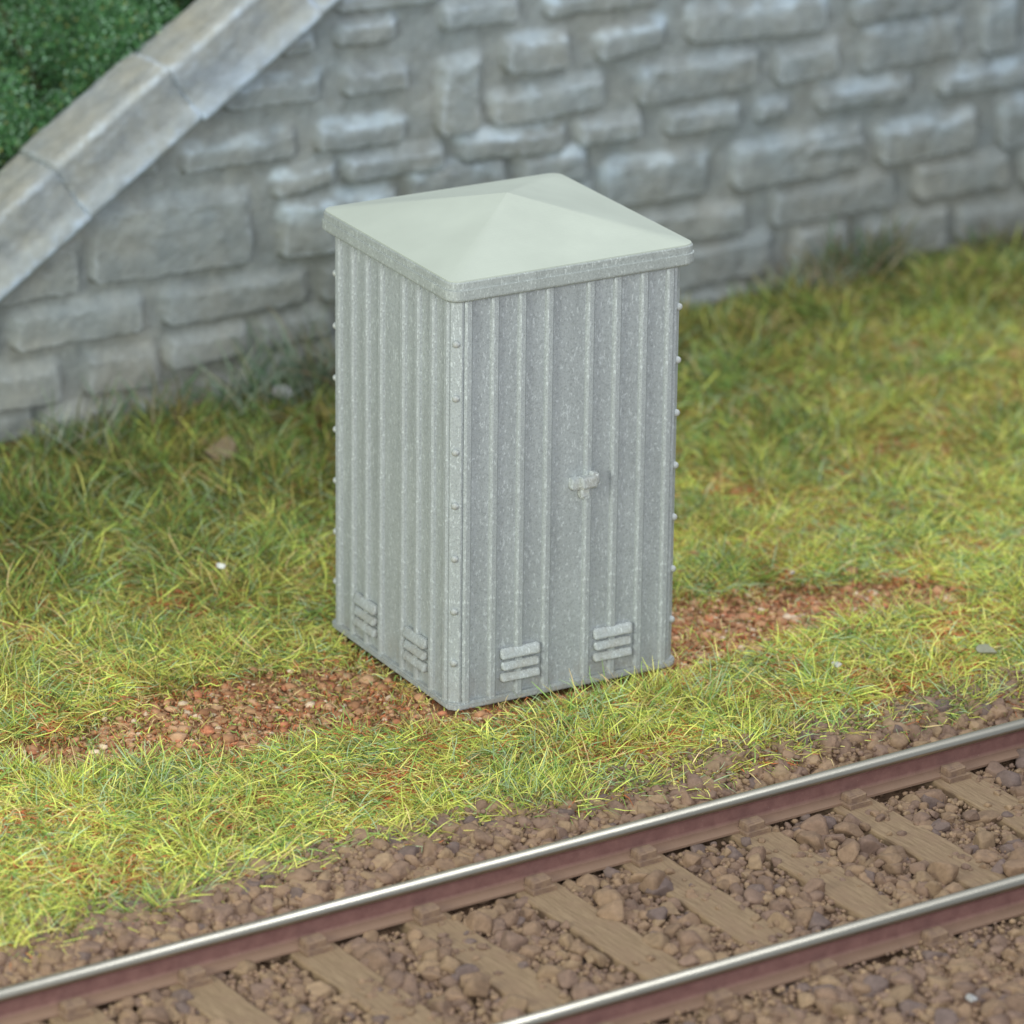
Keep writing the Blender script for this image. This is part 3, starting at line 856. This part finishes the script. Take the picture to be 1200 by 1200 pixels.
# ------------------------------------------------------------------ grass
def blades(x, y, z, length, tilt, cols, width, g, seg=4, curl=1.0):
    n = len(x)
    az = g.uniform(0, 2 * np.pi, n)
    az2 = az + g.normal(0, 0.9, n) * curl
    el0 = np.pi / 2 - tilt
    el1 = el0 - g.uniform(0.1, 1.1, n) * curl
    P_ = np.zeros((n, seg + 1, 3)); P_[:, 0] = np.stack([x, y, z], -1)
    for i in range(seg):
        f = (i + 0.5) / seg
        a_ = az + (az2 - az) * f; e = el0 + (el1 - el0) * f
        d = np.stack([np.cos(a_) * np.cos(e), np.sin(a_) * np.cos(e), np.sin(e)], -1)
        P_[:, i + 1] = P_[:, i] + d * (length / seg)[:, None]
    gz = z[:, None] + 0.012
    P_[:, 1:, 2] = np.maximum(P_[:, 1:, 2], gz + 0.03 * g.random((n, seg)))
    d = P_[:, -1] - P_[:, 0]
    side = np.cross(d, g.normal(size=(n, 3))); side /= np.linalg.norm(side, axis=1)[:, None] + 1e-9
    wd = width[:, None] * np.array([0.9, 1.0, 0.95, 0.75, 0.25])[:seg + 1][None]
    Lf = P_ + side[:, None] * wd[..., None] / 2; Rt = P_ - side[:, None] * wd[..., None] / 2
    V_ = np.stack([Lf, Rt], 2).reshape(-1, 3)
    b = (np.arange(n) * 2 * (seg + 1))[:, None]
    o = (np.arange(seg) * 2)[None]
    F_ = np.stack([b + o, b + o + 1, b + o + 3, b + o + 2], -1).reshape(-1, 4)
    return V_, F_, np.repeat(cols, 2 * (seg + 1), 0)

LIME, YEL, OLIVE, GREEN, TEAL, RUST, STRAW, DARK = [srgb(*c) for c in ((226, 236, 116), (240, 234, 136), (182, 168, 90), (144, 178, 92), (178, 200, 154), (206, 122, 80), (232, 206, 148), (108, 112, 58))]
PAL = np.array([LIME, YEL, OLIVE, GREEN, TEAL, RUST, STRAW, DARK])
NB = 800000
t = rng.uniform(-2.8, 12.5, NB); s = rng.uniform(0.26, 6.9, NB)
P = T(t, s)
x, y = P[:, 0], P[:, 1]
wd_ = (x - WO[0]) * WN[0] + (y - WO[1]) * WN[1]
edge = edge_s(t) + 0.14 * (fbm(t * 5, t * 0 + 4, 86) - 0.5)
keep = (s > edge) & (wd_ < 0.03) & ~((np.abs(x) < 0.70) & (np.abs(y) < 0.70))
pt_ = patch(x, y)
keep &= rng.random(NB) > sstep(0.05, 0.9, pt_) * 0.80
clump = fbm(x * 4, y * 4, 91)
keep &= rng.random(NB) < 0.35 + 0.9 * clump
P = P[keep]; k = seen(P, 480); P = P[k]
x, y = P[:, 0], P[:, 1]; t, s = inv_T(x, y)
wd_ = (x - WO[0]) * WN[0] + (y - WO[1]) * WN[1]
n = len(x)
z = ground_z(x, y)
pt_ = patch(x, y)
# fibre mixes: lime near the track, olive in the middle, dark green towards the wall
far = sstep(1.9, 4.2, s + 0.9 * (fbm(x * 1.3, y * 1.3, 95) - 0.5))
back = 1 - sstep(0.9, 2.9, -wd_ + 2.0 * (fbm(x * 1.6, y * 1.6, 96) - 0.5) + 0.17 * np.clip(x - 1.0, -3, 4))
pn = np.array([.29, .13, .15, .14, .10, .13, .05, .01])
pf = np.array([.17, .06, .29, .18, .05, .11, .05, .09])
pb = np.array([.05, .01, .27, .27, .05, .06, .03, .26])
pr_ = pn[None] * (1 - far)[:, None] + pf[None] * (far * (1 - back))[:, None] + pb[None] * (far * back)[:, None]
rustz = sstep(0.52, 0.66, fbm(x * 4.2, y * 4.2, 97, 3))[:, None]
pr_ = pr_ + rustz * np.array([0, 0, .05, 0, 0, .65, .08, .05])
grn = sstep(0.50, 0.66, fbm(x * 3.6, y * 3.6, 98, 3))[:, None]
pr_ = pr_ + grn * np.array([0, 0, 0, .30, .22, 0, 0, .10])
pr_ = pr_ + (pt_[:, None] * np.array([0, 0, .25, 0, 0, .45, .35, 0]))
pr_ /= pr_.sum(1)[:, None]
ci = (pr_.cumsum(1) < rng.random(n)[:, None]).sum(1).clip(0, 7)
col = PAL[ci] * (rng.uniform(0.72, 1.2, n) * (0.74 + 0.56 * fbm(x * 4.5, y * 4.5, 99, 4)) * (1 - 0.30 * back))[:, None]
lowb = (ci == 5) | (rng.random(n) < 0.25)
clump2 = fbm(x * 3.1, y * 3.1, 92, 3)
dh = np.maximum(np.abs(x), np.abs(y)) - HW
nearp = np.clip(sstep(0.02, 0.5, pt_) + (1 - sstep(0.04, 0.24, dh)) * 1.15, 0, 1)
length = np.where(lowb, rng.uniform(0.06, 0.16, n), rng.uniform(0.09, 0.235, n)) * (1 + 0.6 * back * sstep(0.15, 0.5, -wd_) - 0.45 * (1 - sstep(0.0, 0.35, -wd_))) * (0.75 + 0.5 * clump2) * (1 - 0.5 * nearp)
tilt = np.where(lowb, rng.uniform(0.8, 1.45, n), np.clip(rng.normal(1.1, 0.3, n) - 0.9 * sstep(0.5, 0.75, clump2) * rng.random(n), 0.05, 1.5))
width = rng.uniform(0.0038, 0.0066, n) * (1 + 0.4 * back)
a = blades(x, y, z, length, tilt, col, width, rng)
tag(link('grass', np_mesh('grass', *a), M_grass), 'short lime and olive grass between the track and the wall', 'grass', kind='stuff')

# ------------------------------------------------------------------ weeds against the wall foot
def weed(x, y, n, hgt, spread, cols, label):
    g = np.random.default_rng(int(abs(x * 991 + y * 77)) + 3)
    zz = float(ground_z(np.array([x]), np.array([y]))[0])
    r = spread * np.sqrt(g.random(n)); aa = g.uniform(0, 6.283, n)
    bx, by = r * np.cos(aa), r * np.sin(aa) * 0.6
    cc = np.array([srgb(*c) for c in cols])[g.integers(0, len(cols), n)] * g.uniform(0.8, 1.2, n)[:, None]
    V_, F_, c_ = blades(bx, by, np.zeros(n), g.uniform(0.4, 1.0, n) * hgt, np.abs(g.normal(0, 0.55, n)), cc, g.uniform(0.007, 0.014, n), g, curl=0.8)
    o = link('weed', np_mesh('weed', V_, F_, c_), M_grass)
    o.location = (x, y, zz)
    tag(o, label, 'weed', 'weeds along the foot of the wall')
GREY = ((150, 164, 146), (124, 146, 122), (164, 166, 148))
DKG = ((88, 120, 88), (100, 126, 82), (120, 122, 82))
BRN = ((142, 124, 100), (118, 110, 82), (160, 150, 124))
weed(0.62, 3.95, 210, 0.62, 0.36, GREY + DKG, 'wispy grey green weed at the wall foot just left of the cabinet')
weed(1.05, 4.05, 170, 0.75, 0.26, GREY + BRN, 'tall thin brownish weed half hidden behind the left side of the cabinet')
weed(-0.05, 3.92, 130, 0.48, 0.34, DKG + BRN, 'low dark green weed between the brownish rock and the wall')
weed(-0.75, 3.80, 110, 0.50, 0.34, DKG + GREY, 'grey green weed at the wall foot by the left edge')
weed(5.20, 4.42, 300, 0.52, 0.34, DKG + DKG + BRN, 'dark bushy weed at the wall foot to the right of the cabinet roof')
weed(4.72, 4.30, 300, 0.36, 0.26, BRN + GREY, 'short withered brown weed next to the cabinet roof at the wall foot')
weed(7.35, 4.46, 220, 0.56, 0.34, DKG + ((96, 120, 62),), 'leafy green weed at the wall foot near the right edge')
weed(6.35, 4.45, 260, 0.30, 0.30, BRN + DKG, 'low brown weed under the right part of the wall')

# ------------------------------------------------------------------ odd bits lying about
def lump(name, x, y, z, r, col, label, cat, flat=0.7, seed=1, mat=M_soil):
    g = np.random.default_rng(seed)
    a = stones(np.zeros((1, 3)), np.array([r]), np.array([col]), g, ico(4), flat, 0.02, 9)
    o = link(name, np_mesh(name, *a), mat, smooth=True)
    o.location = (x, y, float(ground_z(np.array([x]), np.array([y]))[0]) + z)
    return tag(o, label, cat)
lump('rock', -0.13, 3.17, 0.12, 0.15, srgb(140, 124, 100), 'brownish rock lying in the dark grass left of the cabinet', 'rock', seed=3)
lump('pebble', 0.62, 3.86, 0.17, 0.055, srgb(178, 174, 176), 'pale grey pebble among the weeds by the left side of the cabinet', 'pebble', seed=4)
lump('stone_chip', -1.01, 1.39, 0.16, 0.034, srgb(236, 236, 232), 'tiny white stone chip on the grass left of the cabinet', 'chip', seed=5)
lump('stone_chip', 1.35, -1.24, 0.12, 0.040, srgb(206, 206, 196), 'flat pale chip in the lime grass in front of the right soil patch', 'chip', 0.3, seed=6)
lump('stone_chip', 1.92, 0.10, 0.03, 0.026, srgb(210, 214, 218), 'small light chip at the far side of the right soil patch', 'chip', 0.6, seed=7)
lump('leaf', 2.24, -1.36, 0.11, 0.060, srgb(148, 148, 128), 'dry greyish leaf on the grass by the right edge', 'leaf', 0.35, seed=8)
lump('flint', 0.0, 0.0, 0, 0.034, srgb(170, 168, 166), 'shiny grey flint on the ballast near the bottom right corner', 'flint', 0.7, seed=9, mat=M_stone)
fl = bpy.data.objects['flint']
fl.location = (-0.046, -4.568, -0.12)
